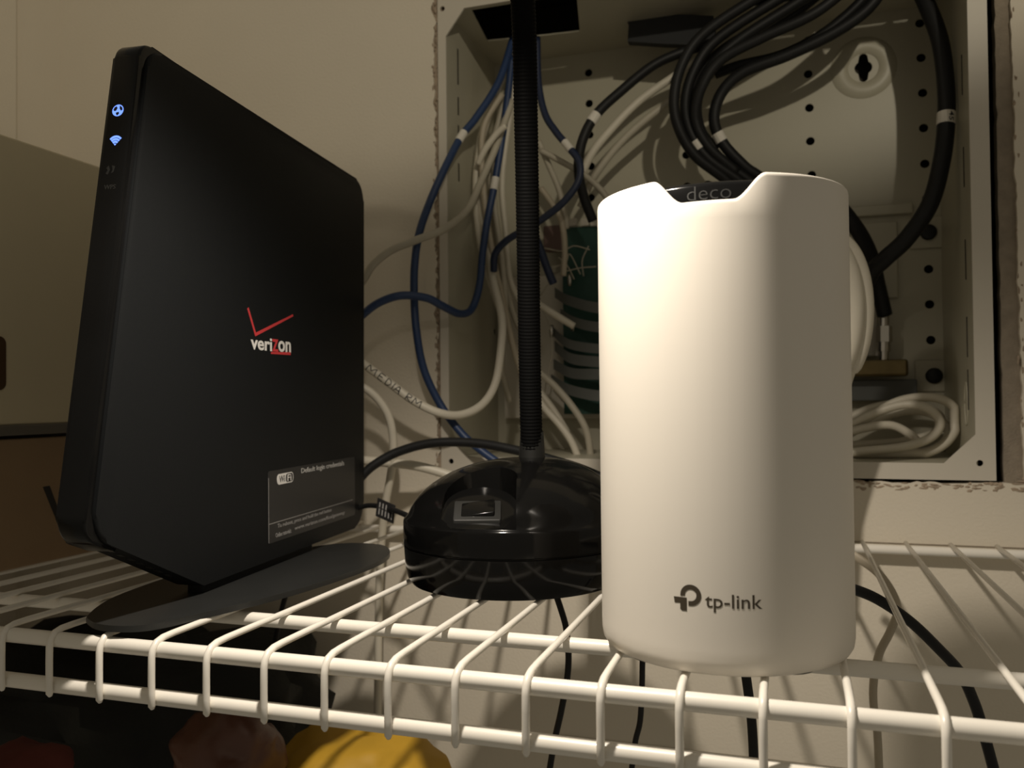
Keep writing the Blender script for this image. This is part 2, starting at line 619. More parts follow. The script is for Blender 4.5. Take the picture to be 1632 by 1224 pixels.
def notch_depth(a):
    """How far the rim dips at azimuth a (radians)."""
    c0 = view_az - math.radians(4.5)
    d = (a - c0 + math.pi) % (2 * math.pi) - math.pi
    s = d * RB
    hw_floor, hw_top = 8.3, 19.4
    t = (abs(s) - hw_floor) / (hw_top - hw_floor)
    if t <= 0:
        return 8.6
    if t >= 1:
        return 0.0
    return 8.6 * (1 - t * t * (3 - 2 * t))


N = 480
prof = [(38.0, 0.0), (42.0, 0.25), (44.0, 1.2), (45.1, 3.0), (45.5, 5.5), (45.6, 9), (45.6, 60), (45.6, 110), (45.6, 150)]
V, F = [], []
az = [2 * math.pi * k / N for k in range(N)]
rows = []
for r, z in prof:
    rows.append([(r * math.cos(a), r * math.sin(a), z) for a in az])
for r, dz in ((45.6, 1.4), (45.45, 0.6), (45.1, 0.15), (44.6, 0.0), (44.2, 0.2), (44.0, 0.8), (43.9, 12)):
    rows.append([(r * math.cos(a), r * math.sin(a), HT - notch_depth(a) - dz) for a in az])
for rw in rows:
    V += rw
for i in range(len(rows) - 1):
    for k in range(N):
        F.append((i * N + k, i * N + (k + 1) % N, (i + 1) * N + (k + 1) % N, (i + 1) * N + k))
F.append(tuple(range(N - 1, -1, -1)))
link('shell', V, F, M['deco'], deco, smooth=True)
V, F = lathe([(43.6, HT - 24), (43.6, HT - 3.6), (43.0, HT - 2.4), (41.5, HT - 1.8), (20, HT - 1.6), (1, HT - 1.6)], 96)
cap = link('top_cap', V, F, M['gloss'], deco, smooth=True)
cap['label'] = 'glossy black top plate'
ca = view_az - math.radians(4.5)
rr, uu = Vector((math.cos(ca), math.sin(ca), 0)), Vector((-math.sin(ca), math.cos(ca), 0))


def wrap(rad, s0, z0, wdt, hgt, th):
    """Map a unit text box onto the cylinder, left edge at arc s0 from the notch azimuth."""
    def fn(u, v, h):
        a = ca + (s0 + u * wdt) / RB
        r = rad + th * (h - 0.35)
        return (r * math.cos(a), r * math.sin(a), z0 + v * hgt)
    return fn


lettering('top_lettering', 'deco', M['print_faint2'], cap, wrap(43.6, -7.2, HT - 8.0, 15.0, 4.6, 0.12), -0.012)


def dec_px(px, py):
    """(arc from notch azimuth, height) on the front of the shell at a pixel."""
    d = ray(px, py)
    o = CAM - DC
    A = d.x ** 2 + d.y ** 2
    B = 2 * (o.x * d.x + o.y * d.y)
    Cc = o.x ** 2 + o.y ** 2 - RB ** 2
    t = (-B - math.sqrt(B * B - 4 * A * Cc)) / (2 * A)
    p = o + d * t
    a = (math.atan2(p.y, p.x) - ca + math.pi) % (2 * math.pi) - math.pi
    return a * RB, p.z


# emblem and word on the front of the shell
s0, zb = dec_px(1124, 974)
s1, zb1 = dec_px(1215, 972)
z_top = dec_px(1135, 947)[1]
_, z_desc = dec_px(1140, 976)
lettering('front_lettering', 'tp-link', M['print_grey'], deco, wrap(RB, s0, z_desc, s1 - s0, (z_top - z_desc) * 1.02, 0.14), 0.004)
e0, ez1 = dec_px(1074, 950)
e1, ez0 = dec_px(1118, 976)
_, etop = dec_px(1098, 933)
ew, eh = e1 - e0, etop - ez0


def emb(u, v):
    """u, v in 0..1 of the emblem box."""
    return (e0 + u * ew, ez0 + v * eh)


V, F = [], []


def emb_quad(loop_a, loop_b):
    base = len(V)
    n = len(loop_a)
    for h in (-0.05, 0.1):
        for lp in (loop_a, loop_b):
            for (s, z) in lp:
                a = ca + s / RB
                V.append(((RB + h) * math.cos(a), (RB + h) * math.sin(a), z))
    for i in range(n - 1):
        F.append((base + 2 * n + i, base + 2 * n + i + 1, base + 3 * n + i + 1, base + 3 * n + i))
        F.append((base + i, base + 2 * n + i, base + 3 * n + i, base + n + i))


# ring of the P: a broad arc from its left end over the top and round to the gap beside the stem
cx, cy_, ro, ri = 0.625, 0.625, 0.375, 0.205
aa = [math.radians(188 - 277 * k / 36) for k in range(37)]
asp = ew / eh
emb_quad([emb(cx + ro * math.cos(a), cy_ + ro * asp * math.sin(a)) for a in aa], [emb(cx + ri * math.cos(a), cy_ + ri * asp * math.sin(a)) for a in aa])
emb_quad([emb(0.03, 0.29), emb(0.10, 0.29), emb(0.48, 0.29)], [emb(0.0, 0.52), emb(0.10, 0.52), emb(0.48, 0.52)])
emb_quad([emb(0.24, 0.06), emb(0.30, 0.0), emb(0.48, 0.0)], [emb(0.24, 0.31), emb(0.30, 0.31), emb(0.48, 0.31)])
emb_quad([emb(0.54, cy_ - ro * asp), emb(0.64, cy_ - ro * asp)], [emb(0.54, cy_ - ri * asp), emb(0.64, cy_ - ri * asp)])
link('front_emblem', V, F, M['print_grey'], deco)
for a in (view_az + 0.72, view_az - 0.85, view_az + math.pi):
    V, F = lathe([(9, -1.0), (9.5, -0.6), (9.5, 0.4)], 20, 31 * math.cos(a), 31 * math.sin(a))
    link('foot', V, F, M['rubber'], deco)

# ------------------------------------------------------------------ black upright router
dz_ = ray(1113, 624)
D = Vector((dz_.x, dz_.y, 0)).normalized()
T = Vector((D.y, -D.x, 0))                    # out of the broad face
P0 = Vector((54.9, 54.5, 0))
router = thing('upright_router', 'tall thin black router on a low oval stand with blue lit icons on its edge', 'router', P0)


def loc(s, t, z):
    return D * s + T * t + Vector((0, 0, z))


TH = 13.8
body_poly = [(-39.0, 243.5), (198.5, 243.5), (194.0, 8.0), (0.0, 8.0), (-74.5, 42.0)]
pr = rounded(body_poly, [11, 13, 16, 3, 14], 7)
link_bm('casing', prism(pr, lambda s, z, h: loc(s, -TH + 0.2 + h * (TH - 0.2), z), 1.5, 3), M['matte'], router, 35)
# glossy front edge: a strip wrapped on the leading outline
e_top, e_bot = Vector((-39.0, 243.5)), Vector((-74.5, 42.0))
ed = (e_bot - e_top).normalized()
en = Vector((ed.y, -ed.x))
if en.x > 0:
    en = -en
outer = [e_top + Vector((22, 0)) + Vector((0, 1.0)), e_top + en * 4.2 - ed * 1.0, e_bot + en * 4.2 + ed * 1.0, e_bot + Vector((16, -8.5))]
inner = [e_bot + Vector((12, 0)), e_bot - en * 1.8 + Vector((2, 8)), e_top - en * 1.8 + Vector((-1, -8)), e_top + Vector((12, -3.0))]
fp = rounded(outer + inner, [0.6, 9, 11, 0.6, 0.6, 8, 8, 0.6], 7)
front = link_bm('front_panel', prism(fp, lambda s, z, h: loc(s, -TH + h * (TH - 1.6), z), 1.3, 3), M['gloss'], router, 35)
front['label'] = 'glossy black front edge with the lit icons'
# plane of the front edge for the icons
fpt = P0 + loc(e_top.x + en.x * 4.22, 0, e_top.y + en.y * 4.22)
edir = D * ed.x + Vector((0, 0, ed.y))
fn_n = T.cross(edir).normalized()
if fn_n.y > 0:
    fn_n = -fn_n
fup = -edir.normalized()


def on_front(px, py):
    return on_plane(px, py, fpt, fn_n) - P0


def front_map(c, wd, ht, th=0.12):
    def fn(u, v, h):
        return c + T * ((u - 0.5) * wd) + fup * ((v - 0.5) * ht) + fn_n * (th * (h - 0.3))
    return fn


def patch(name, loops, m, parent, fn):
    """Raised flat shapes: each loop in unit coordinates."""
    bm = bmesh.new()
    for lp in loops:
        lo_ = [bm.verts.new(fn(p[0], p[1], 0)) for p in lp]
        hi_ = [bm.verts.new(fn(p[0], p[1], 1)) for p in lp]
        bm.faces.new(hi_)
        n = len(lp)
        for i in range(n):
            bm.faces.new((lo_[i], lo_[(i + 1) % n], hi_[(i + 1) % n], hi_[i]))
    return link_bm(name, bm, m, parent)


g = on_front(188, 176)
gf = front_map(g, 5.2, 5.2)
disc = [(0.5 + 0.5 * math.cos(2 * math.pi * k / 28), 0.5 + 0.5 * math.sin(2 * math.pi * k / 28)) for k in range(28)]
gl = patch('globe_icon', [disc], M['led'], front, gf)
gf2 = front_map(g + fn_n * 0.1, 5.2, 5.2)
patch('continents', [[(0.10, 0.56), (0.18, 0.76), (0.36, 0.86), (0.46, 0.70), (0.36, 0.50), (0.22, 0.44)], [(0.64, 0.90), (0.86, 0.74), (0.93, 0.52), (0.80, 0.44), (0.66, 0.62)], [(0.34, 0.30), (0.60, 0.36), (0.66, 0.22), (0.50, 0.05), (0.42, 0.12)]], M['ink'], gl, gf2)
wf_c = on_front(184, 224)
wfm = front_map(wf_c, 5.4, 4.4)
lps = []
for ra, rb in ((0.80, 1.0), (0.54, 0.74), (0.28, 0.48), (0.0, 0.2)):
    aa = [math.radians(45 + 90 * k / 10) for k in range(11)]
    up_ = [(0.5 + rb * math.cos(a) * 0.72, rb * math.sin(a)) for a in aa]
    dn_ = [(0.5 + ra * math.cos(a) * 0.72, ra * math.sin(a)) for a in aa[::-1]] if ra > 0 else [(0.5, 0)]
    lps.append(up_ + dn_)
patch('wifi_icon', lps, M['led'], front, wfm)
ar = front_map(on_front(176, 271), 5.0, 5.0)
patch('sync_icon', [[(0.1, 0.2), (0.3, 0.1), (0.45, 0.5), (0.3, 0.9), (0.1, 0.7), (0.25, 0.5)], [(0.6, 0.2), (0.8, 0.3), (0.9, 0.8), (0.6, 0.9), (0.7, 0.5)]], M['print_faint'], front, ar)
lettering('edge_lettering', 'WPS', M['print_faint'], front, front_map(on_front(175, 298), 5.4, 2.0), 0.02)

fac_p = P0.copy()


def on_face(px, py):
    p = on_plane(px, py, fac_p, T) - P0
    return p.dot(D), p.z


def face_map(s0_, z0_, s1_, z1_, th=0.12, lift=0.0):
    return lambda u, v, h: loc(s0_ + u * (s1_ - s0_), lift + th * (h - 0.25), z0_ + v * (z1_ - z0_))


def bar_bm(name, a, b, wdt, m, parent, w2=None):
    a, b = Vector(a), Vector(b)
    d = (b - a).normalized()
    n = Vector((-d.y, d.x))
    w2 = wdt if w2 is None else w2
    lp = [a + n * wdt / 2, a - n * wdt / 2, b - n * w2 / 2, b + n * w2 / 2]
    return lp


def face_px(px, py):
    return Vector(on_face(px, py))


ck = [bar_bm('', face_px(395, 491), face_px(407.5, 534), 1.6, None, None, 1.6), bar_bm('', face_px(406.5, 533.5), face_px(467, 502.5), 1.7, None, None, 1.2)]
logo = link_bm('check_mark', prism(ck[0], lambda s, z, h: loc(s, 0.12 * (h - 0.25), z)), M['red'], router)
link_bm('check_stroke', prism(ck[1], lambda s, z, h: loc(s, 0.12 * (h - 0.2), z)), M['red'], logo)


def word(name, body, px0, px1, ybase, ytop, m, parent, bold=0.0, desc=0.0):
    s0_, z0_ = on_face(px0, ybase)
    s1_, _ = on_face(px1, ybase)
    z1_ = on_face(px0, ytop)[1]
    return lettering(name, body, m, parent, face_map(s0_, z0_, s1_, z1_), bold)


word('brand_lettering', 'veri', 399.5, 433.5, 556.5, 535, M['print_light'], router, 0.022)
zz_ = word('accent_letter', 'z', 434, 443.5, 560, 540, M['red'], router, 0.01)
word('brand_lettering', 'on', 443.5, 463.5, 560.5, 542.5, M['print_light'], router, 0.022)
link_bm('underline', prism([face_px(432, 561), face_px(463, 561.2), face_px(463, 566), face_px(432, 564)], lambda s, z, h: loc(s, 0.12 * (h - 0.2), z)), M['red'], zz_)
# sticker
a_, b_ = face_px(427, 754), face_px(565, 735)
st_poly = [Vector((a_.x, 17.0)), Vector((b_.x, 17.0)), Vector((b_.x, 55.6)), Vector((a_.x, 55.6))]
stk = link_bm('label_sticker', prism(rounded(st_poly, 1.5, 3), lambda s, z, h: loc(s, 0.16 * h - 0.02, z), 0), M['sticker'], router)
stk['label'] = 'dark grey printed sticker low on the broad face'
LF = 0.15


def sword(body, s0_, s1_, z0_, z1_, m, bold=0.0, name='sticker_lettering'):
    return lettering(name, body, m, stk, face_map(s0_, z0_, s1_, z1_, 0.1, LF), bold)


def S(px, py):
    return on_face(px, py)


wa, wb = S(441, 760), S(467, 760)
pill = rounded([(wa[0], 47.4), (wb[0], 47.4), (wb[0], 53.2), (wa[0], 53.2)], 2.4, 4)
link_bm('wifi_badge', prism(pill, lambda s, z, h: loc(s, LF + 0.08 * h, z)), M['print_light'], stk)
mid_ = (wa[0] + wb[0]) / 2
pill2 = rounded([(mid_ + 0.6, 48.0), (wb[0] - 0.7, 48.0), (wb[0] - 0.7, 52.6), (mid_ + 0.6, 52.6)], 1.6, 4)
link_bm('wifi_badge_window', prism(pill2, lambda s, z, h: loc(s, LF + 0.04 + 0.08 * h, z)), M['ink'], stk)
lettering('badge_lettering', 'Wi', M['ink'], stk, face_map(wa[0] + 2.4, 48.5, mid_ - 0.6, 52.1, 0.1, LF + 0.08), 0.01)
lettering('badge_lettering', 'Fi', M['print_light'], stk, face_map(mid_ + 2.4, 48.5, wb[0] - 2.6, 52.1, 0.1, LF + 0.12), 0.01)
ta, tb = S(480, 752)[0], S(548, 745)[0]
sword('Default login credentials', ta, tb, 50.4, 54.2, M['print_mid'], 0.004)
la, lb_ = S(428, 838), S(562, 838)
link_bm('sticker_rule', prism([(la[0], 27.2), (lb_[0], 27.2), (lb_[0], 27.6), (la[0], 27.6)], lambda s, z, h: loc(s, LF + 0.06 * h, z)), M['print_dim'], stk)
link_bm('sticker_rule', prism([(a_.x + 0.2, 17.4), (a_.x + 0.6, 17.4), (a_.x + 0.6, 52), (a_.x + 0.2, 52)], lambda s, z, h: loc(s, LF + 0.06 * h, z)), M['print_dim'], stk)
sword('To reboot, press and hold the red button', S(442, 840)[0], S(528, 830)[0], 23.4, 26.2, M['print_dim'], 0.0)
sword('Online tutorials:', S(439, 850)[0], S(464, 850)[0], 19.2, 21.6, M['print_dim'], 0.0)
sword('www.verizon.com/fios/gateway', S(469, 847)[0], S(549, 830)[0], 19.2, 22.0, M['print_dim'], 0.006)
# vents under the sloping lower edge
for k in range(8):
    f = 0.16 + k * 0.085
    c = Vector((-74.5, 42.0)).lerp(Vector((0, 8.0)), f)
    t2 = Vector((74.5, -34.0)).normalized()
    n2 = Vector((-t2.y, t2.x))
    if n2.y > 0:
        n2 = -n2
    q = [c + t2 * 1.6 - n2 * 0.3, c - t2 * 1.6 - n2 * 0.3, c - t2 * 1.6 + n2 * 0.25, c + t2 * 1.6 + n2 * 0.25]
    link_bm('vent_slot', prism(q, lambda s, z, h: loc(s, -TH * 0.55 + h * 2.4, z)), M['print_faint'], router)
# stand: low oval plate and neck
so = [(34, 6), (45, -0.5), (55, -2), (65, 1), (71.5, 9), (76, 24), (83.4, 46.5), (90, 75), (94, 105), (96, 139), (94, 162), (88, 180), (77, 196), (66, 202), (54, 202), (44, 197), (34, 182), (24, 160), (15, 125), (11, 95), (12, 72), (17, 41), (25, 21)]
so = [Vector((x, y, 0)) for x, y in so]
sp = catmull(so + [so[0]], 4)[:-1]
stn = link_bm('stand', prism([(v.x - P0.x, v.y - P0.y) for v in sp], lambda x, y, h: Vector((x, y, 1.3 + h * 2.6)), 0.5, 2), M['stand'], router, 40)
stn['label'] = 'dark grey satin oval foot plate'
nk = rounded([(3, -2), (120, -2), (120, -TH + 2), (3, -TH + 2)], 3, 4)
link_bm('neck', prism(nk, lambda s, t, h: loc(s, t, 3.7 + h * 4.8), 0.4), M['matte'], router, 40)

# ------------------------------------------------------------------ gooseneck lamp
LB = Vector((179.0, 137.0, 0))
lamp = thing('gooseneck_lamp', 'black gooseneck desk lamp with a domed glossy base behind the white router', 'lamp', LB + Vector((0, 0, 1.4)))


def lad(o):
    return adopt(o, lamp)


AP = Vector((6.0, 9.0))         # the apex lies behind and to the right of the middle
NB = 96
RL = 56.0
rings = [(RL - 8, 0.0, 0), (RL - 4.0, 1.0, 0), (RL - 2.0, 4.0, 0), (RL - 0.9, 10.0, 0), (RL - 0.3, 19.0, 0), (RL - 0.9, 19.4, 0), (RL - 0.9, 19.9, 0), (RL - 0.1, 20.3, 0), (RL, 25, 0), (RL - 0.1, 31.0, 0), (RL - 0.3, 31.7, 0), (RL - 0.9, 32.3, 0.0)]
for k in range(1, 15):
    t = k / 14
    rings.append(((RL - 2.2) * math.cos(t * math.pi / 2) ** 0.93 * (1 - 0.02 * t) + 4 * t, 32.0 + 29.2 * math.sin(t * math.pi / 2) ** 1.12, t ** 1.2))
V, F = [], []
for r, z, s in rings:
    for k in range(NB):
        a = 2 * math.pi * k / NB
        V.append((LB.x + AP.x * s + r * math.cos(a), LB.y + AP.y * s + r * math.sin(a), 1.4 + z))
for i in range(len(rings) - 1):
    for k in range(NB):
        F.append((i * NB + k, i * NB + (k + 1) % NB, (i + 1) * NB + (k + 1) % NB, (i + 1) * NB + k))
F.append(tuple(range(NB - 1, -1, -1)))
F.append(tuple((len(rings) - 1) * NB + k for k in range(NB)))
base = link('lamp_base', V, F, M['lampgloss'], None, smooth=True)
# arched hollow for the switch, cut out of the dome
sw_dir = Vector((0.31, -0.95, 0)).normalized()
sw_side = Vector((0.95, 0.31, 0)).normalized()
if sw_side.dot(RGT) < 0:
    sw_side = -sw_side
SWC = on_plane(766, 817, Vector((0, 0, 39.9)), Vector((0, 0, 1)))


def sw(u, v, z):
    return SWC + sw_side * u - sw_dir * v + Vector((0, 0, z))


arch = [(-18.4, -10.5), (-18.5, -40), (16.5, -40), (16.6, -10.5), (17, 2)] + [(17.5 * math.cos(math.radians(a)), 4 + 15 * math.sin(math.radians(a))) for a in range(0, 181, 12)] + [(-18, 2)]
bm = bmesh.new()
lo_ = [bm.verts.new(sw(u, v, 0.0 + max(-10.5, v) * 0.52)) for u, v in arch]
hi_ = [bm.verts.new(sw(u, v, 60)) for u, v in arch]
bm.faces.new(lo_[0:4][::-1])
bm.faces.new(([lo_[0]] + lo_[3:])[::-1])
bm.faces.new(hi_)
for i in range(len(arch)):
    bm.faces.new((lo_[i], lo_[(i + 1) % len(arch)], hi_[(i + 1) % len(arch)], hi_[i]))
cut = link_bm('cutter', bm, M['lampgloss'])
md = base.modifiers.new('hollow', 'BOOLEAN')
md.operation = 'DIFFERENCE'
md.object = cut
md.solver = 'EXACT'
dg = bpy.context.evaluated_depsgraph_get()
nm = bpy.data.meshes.new_from_object(base.evaluated_get(dg))
base.modifiers.clear()
base.data = nm
nm.set_sharp_from_angle(angle=math.radians(32))
bpy.data.objects.remove(cut)
lad(base)
# switch in the hollow


def swp(poly, z0, z1, m, name, bev=0.3, tilt=None):
    def fn(u, v, h):
        zz = (z0 + h * (z1 - z0)) + v * 0.52
        if tilt and h > 0.5:
            zz += tilt * u
        return sw(u, v, zz)
    return lad(link_bm(name, prism(poly, fn, bev), m, None, 40))


fr = rounded([(-12.5, -7.5), (9.5, -7.5), (9.5, 6.5), (-12.5, 6.5)], 0.8, 3)
swp(fr, -1.0, 1.5, M['switchm'], 'switch_frame')
swp(rounded([(-9, -5), (6.5, -5), (6.5, 4.4), (-9, 4.4)], 0.6, 3), 1.0, 2.8, M['lampgloss'], 'rocker_switch', 0.3, 0.13)
# ribbed neck
foot = Vector((185.0, 150.0, 58.0))
gp = catmull([foot + Vector((0, 0, 2)), at(844, 560, 142), at(841, 350, 126), at(838, 180, 112), at(834, 20, 98), Vector((203, 72, 308)), Vector((200, 32, 335)), Vector((190, -22, 349)), LAMP - HEAD * 40, LAMP - HEAD * 30], 40)
cum = [0.0]
for i in range(1, len(gp)):
    cum.append(cum[-1] + (gp[i] - gp[i - 1]).length)
tot = cum[-1]
pitch = 1.75
npt = int(tot / pitch) * 4
path, rad, j = [], [], 0
for i in range(npt + 1):
    s = tot * i / npt
    while j < len(cum) - 2 and cum[j + 1] < s:
        j += 1
    f = (s - cum[j]) / max(1e-6, cum[j + 1] - cum[j])
    path.append(gp[j].lerp(gp[j + 1], f))
    rad.append(5.85 if i % 4 in (1, 2) else 5.62)
V, F = tube_data(path, rad, 18)
lad(link('gooseneck', V, F, M['neckrubber'], smooth=True))
V, F = tube_data([foot + Vector((0, 0, -3)), foot + Vector((0, 0, 3)), foot + Vector((0.1, -0.1, 9)), foot + Vector((0.3, -0.5, 15)), foot + Vector((0.4, -0.8, 18))], [7.0, 7.0, 6.6, 6.2, 6.0], 20)
lad(link('neck_collar', V, F, M['rubber'], smooth=True))
# head: open shade round the bulb (just above the frame)
hd = HEAD
hx = hd.cross(Vector((0, 1, 0))).normalized()
hy = hd.cross(hx)
V, F = [], []
hp = [(6, -34), (14, -32), (20, -22), (24, -8), (26, 10.0), (25.2, 10.0), (23, -8), (19, -21), (13, -29), (2, -30)]
for r, z in hp:
    for k in range(40):
        a = 2 * math.pi * k / 40
        V.append(LAMP + hd * z + hx * (r * math.cos(a)) + hy * (r * math.sin(a)))
for i in range(len(hp) - 1):
    for k in range(40):
        F.append((i * 40 + k, i * 40 + (k + 1) % 40, (i + 1) * 40 + (k + 1) % 40, (i + 1) * 40 + k))
lad(link('lamp_shade', V, F, M['matte'], smooth=True))
V, F = lathe([(1, 8), (5, 7), (7.5, 3), (8, -2), (6, -9), (5, -14)], 20)
V = [LAMP - hd * 14 + hd * (Vector(v).z) * 0.8 + hx * Vector(v).x + hy * Vector(v).y for v in V]
lad(link('bulb', V, F, M['bulb'], smooth=True))

# dried smear on the dome, a dull patch with its own shape
sm_c = on_plane(862, 822, Vector((0, 0, 44)), Vector((0, 0, 1))) * MM
nt = M['lampgloss'].node_tree
pb = nt.nodes['Principled BSDF']
tcn = nt.nodes.new('ShaderNodeTexCoord')
vd = nt.nodes.new('ShaderNodeVectorMath')
vd.operation = 'DISTANCE'
vd.inputs[1].default_value = sm_c
nz = nt.nodes.new('ShaderNodeTexNoise')
nz.inputs['Scale'].default_value = 420
nz.inputs['Detail'].default_value = 5
mp = nt.nodes.new('ShaderNodeMapRange')
mp.inputs['From Min'].default_value = 0.0035
mp.inputs['From Max'].default_value = 0.0080
mp.inputs['To Min'].default_value = 1.0
mp.inputs['To Max'].default_value = 0.0
nt.links.new(tcn.outputs['Object'], vd.inputs[0])
nt.links.new(tcn.outputs['Object'], nz.inputs['Vector'])
nt.links.new(vd.outputs['Value'], mp.inputs['Value'])
mm_ = nt.nodes.new('ShaderNodeMath')
mm_.operation = 'MULTIPLY'
nt.links.new(mp.outputs['Result'], mm_.inputs[0])
nt.links.new(nz.outputs['Fac'], mm_.inputs[1])
mx = nt.nodes.new('ShaderNodeMix')
mx.data_type = 'RGBA'
old = pb.inputs['Base Color'].links[0].from_socket
nt.links.new(old, mx.inputs['A'])
mx.inputs['B'].default_value = (0.16, 0.15, 0.13, 1)
nt.links.new(mm_.outputs[0], mx.inputs['Factor'])
nt.links.new(mx.outputs['Result'], pb.inputs['Base Color'])
mr = nt.nodes.new('ShaderNodeMapRange')
mr.inputs['To Min'].default_value = 0.11
mr.inputs['To Max'].default_value = 0.75
nt.links.new(mm_.outputs[0], mr.inputs['Value'])
nt.links.new(mr.outputs['Result'], pb.inputs['Roughness'])

# ------------------------------------------------------------------ boxes at the left end
XB = -97.0
bx = thing('cardboard_box', 'plain brown cardboard box standing on the shelf with a black printed mark', 'box', (-190, 140, 1.4))
adopt(link_bm('carton', box_bm(-285, XB, 36, 236, 1.5, 73.5, 0.8), M['cardboard']), bx)
q = [at(67, 776, 0), 0]


def onx(px, py):
    p = on_plane(px, py, Vector((XB, 0, 0)), Vector((1, 0, 0)))
    return p.y, p.z


mk = [[onx(68, 776), onx(79, 774), onx(112, 862), onx(103, 862)], [onx(93, 784), onx(112, 782), onx(112, 794), onx(98, 796)]]
bm = bmesh.new()
for lp in mk:
    lo_ = [bm.verts.new((XB - 0.1, p[0], p[1])) for p in lp]
    hi_ = [bm.verts.new((XB + 0.12, p[0], p[1])) for p in lp]
    bm.faces.new(hi_)
    for i in range(4):
        bm.faces.new((lo_[i], lo_[(i + 1) % 4], hi_[(i + 1) % 4], hi_[i]))
adopt(link_bm('printed_mark', bm, M['ink']), bx)
tray = thing('storage_box', 'off-white storage box with a hand slot, stacked on the brown cardboard box', 'box', (-190, 140, 73.6))
bm = box_bm(-283, XB + 0.5, 38, 234, 81, 241.5, 1.2)
crt = adopt(link_bm('carton', bm, M['carton']), tray)
adopt(link_bm('lid_rim', box_bm(-286, XB + 1.6, 35, 237, 75.4, 81.2, 0.8), M['greyrim']), tray)
adopt(link_bm('gap_shade', box_bm(-280, XB - 3, 40, 232, 73.5, 75.6), M['ink']), tray)  # black slab added as the shade in the gap between the two boxes
sl = rounded([(40, 100.5), (82.4, 100.5), (82.4, 130), (40, 130)], 4, 4)
sb = prism(sl, lambda y, z, h: Vector((XB + 0.3 + h * 0.6, y, z)))
adopt(link_bm('hand_slot', sb, M['hole']), tray)

# ------------------------------------------------------------------ things below the shelf


def lump(name, label, cat, c, rad, m, seed, amp=0.25, freq=0.02, sub=4, squash=None):
    bm = bmesh.new()
    bmesh.ops.create_icosphere(bm, subdivisions=sub, radius=1.0)
    off = Vector((seed * 7.3, seed * 3.1, seed))
    for v in bm.verts:
        d = v.co.normalized()
        p = Vector((math.copysign(abs(d.x) ** 0.7, d.x) * rad[0], math.copysign(abs(d.y) ** 0.7, d.y) * rad[1], math.copysign(abs(d.z) ** 0.7, d.z) * rad[2]))
        n = noise.noise(p * freq + off) + 0.5 * noise.noise(p * freq * 2.3 + off)
        n -= 0.5 * abs(noise.noise(p * freq * 1.7 - off))
        v.co = Vector(c) + p * (1 + amp * n)
    o = link_bm(name, bm, m, None, 60)
    return tag(o, label, cat)


lump('dark_bag', 'black cloth bag hanging in the dark below the left end of the shelf', 'bag', (-118, 205, -150), (132, 92, 88), M['darkcloth'], 1.0, 0.22)
lump('yellow_bundle', 'rounded yellow plastic bundle below the shelf under the lamp', 'bundle', at(572, 1258, 170), (50, 44, 32), M['yellow'], 4.0, 0.20, 0.03)
lump('brown_bundle', 'crumpled brown plastic wrapped bundle between the black bag and the yellow one', 'bundle', at(368, 1228, 110), (25, 27, 32), M['brownbag'], 6.0, 0.3, 0.035)
lump('red_cloth', 'small dark red cloth in the bottom corner under the black bag', 'cloth', at(15, 1238, 60), (24, 26, 14), M['redcloth'], 9.0, 0.3, 0.05)

# ------------------------------------------------------------------ modules and plates in the panel
pd = thing('connection_module', 'green connection board with curved grey plastic bands on a white bracket', 'wiring module', at(900, 560, 380))


def pda(o):
    return adopt(o, pd)


def pbox(px0, py0, px1, py1, Y, th, bev=0.4):
    Y += BK - 398
    a, b = at(px0, py1, Y), at(px1, py0, Y)
    return box_bm(a.x, b.x, Y, Y + th, a.z, b.z, bev)


pda(link_bm('bracket', pbox(804, 425, 1120, 667, 386, 9, 1.0), M['flange']))
pda(link_bm('circuit_board', pbox(899, 355, 1010, 660, 372, 2.0, 0.2), M['pcb']))
for x in (905, 925, 940):
    pda(link_bm('socket', pbox(x, 347, x + 13, 360, 368, 6, 0.5), M['flange']))
pda(link_bm('terminal_block', pbox(866, 358, 895, 400, 372, 12, 1.0), M['oxblood']))
bands = [((884, 458), (905, 470), (952, 482), 18), ((893, 492), (915, 505), (952, 513), 17), ((880, 520), (905, 540), (952, 548), 16), ((884, 543), (908, 562), (952, 568), 18), ((882, 572), (910, 586), (952, 588), 18), ((878, 596), (905, 612), (952, 622), 18)]
for (a, b, c, hpx) in bands:
    ctl = catmull([at(a[0], a[1], 404), at(b[0], b[1], 388), at(c[0], c[1], 378), at(c[0] + 60, c[1] + 2, 380)], 6)
    V, F = [], []
    hh = hpx * 0.47
    for p in ctl:
        V += [p + Vector((0, 0, 0)), p + Vector((0, 1.6, 0)), p + Vector((0, 1.6, -hh)), p + Vector((0, 0, -hh))]
    for i in range(len(ctl) - 1):
        for k in range(4):
            F.append((4 * i + k, 4 * i + (k + 1) % 4, 4 * i + 4 + (k + 1) % 4, 4 * i + 4 + k))
    F += [(0, 1, 2, 3), tuple(4 * (len(ctl) - 1) + k for k in (3, 2, 1, 0))]
    pda(link('band', V, F, M['band']))
for px, py in ((908, 448), (879, 530), (913, 520)):
    p0, p1 = at(px, py - 12, 396), at(px, py + 8, 396)
    V, F = tube_data([p0, p0.lerp(p1, .5), p1], [1.4, 1.9, 1.4], 10)
    pda(link('metal_post', V, F, M['chrome'], smooth=True))
for pts in (((866, 395), (895, 400), (915, 392), (940, 398)), ((870, 428), (900, 420), (908, 405), (925, 437)), ((930, 440), (928, 415), (938, 392)), ((862, 470), (885, 440), (920, 428), (950, 425)), ((890, 410), (905, 425), (915, 445)), ((862, 490), (876, 520), (880, 560), (872, 600), (866, 640))):
    path = catmull([at(p[0], p[1], 396 - i) for i, p in enumerate(pts)], 6)
    V, F = tube_data(path, 0.55, 6)
    pda(link('wire', V, F, M['grey'], smooth=True))

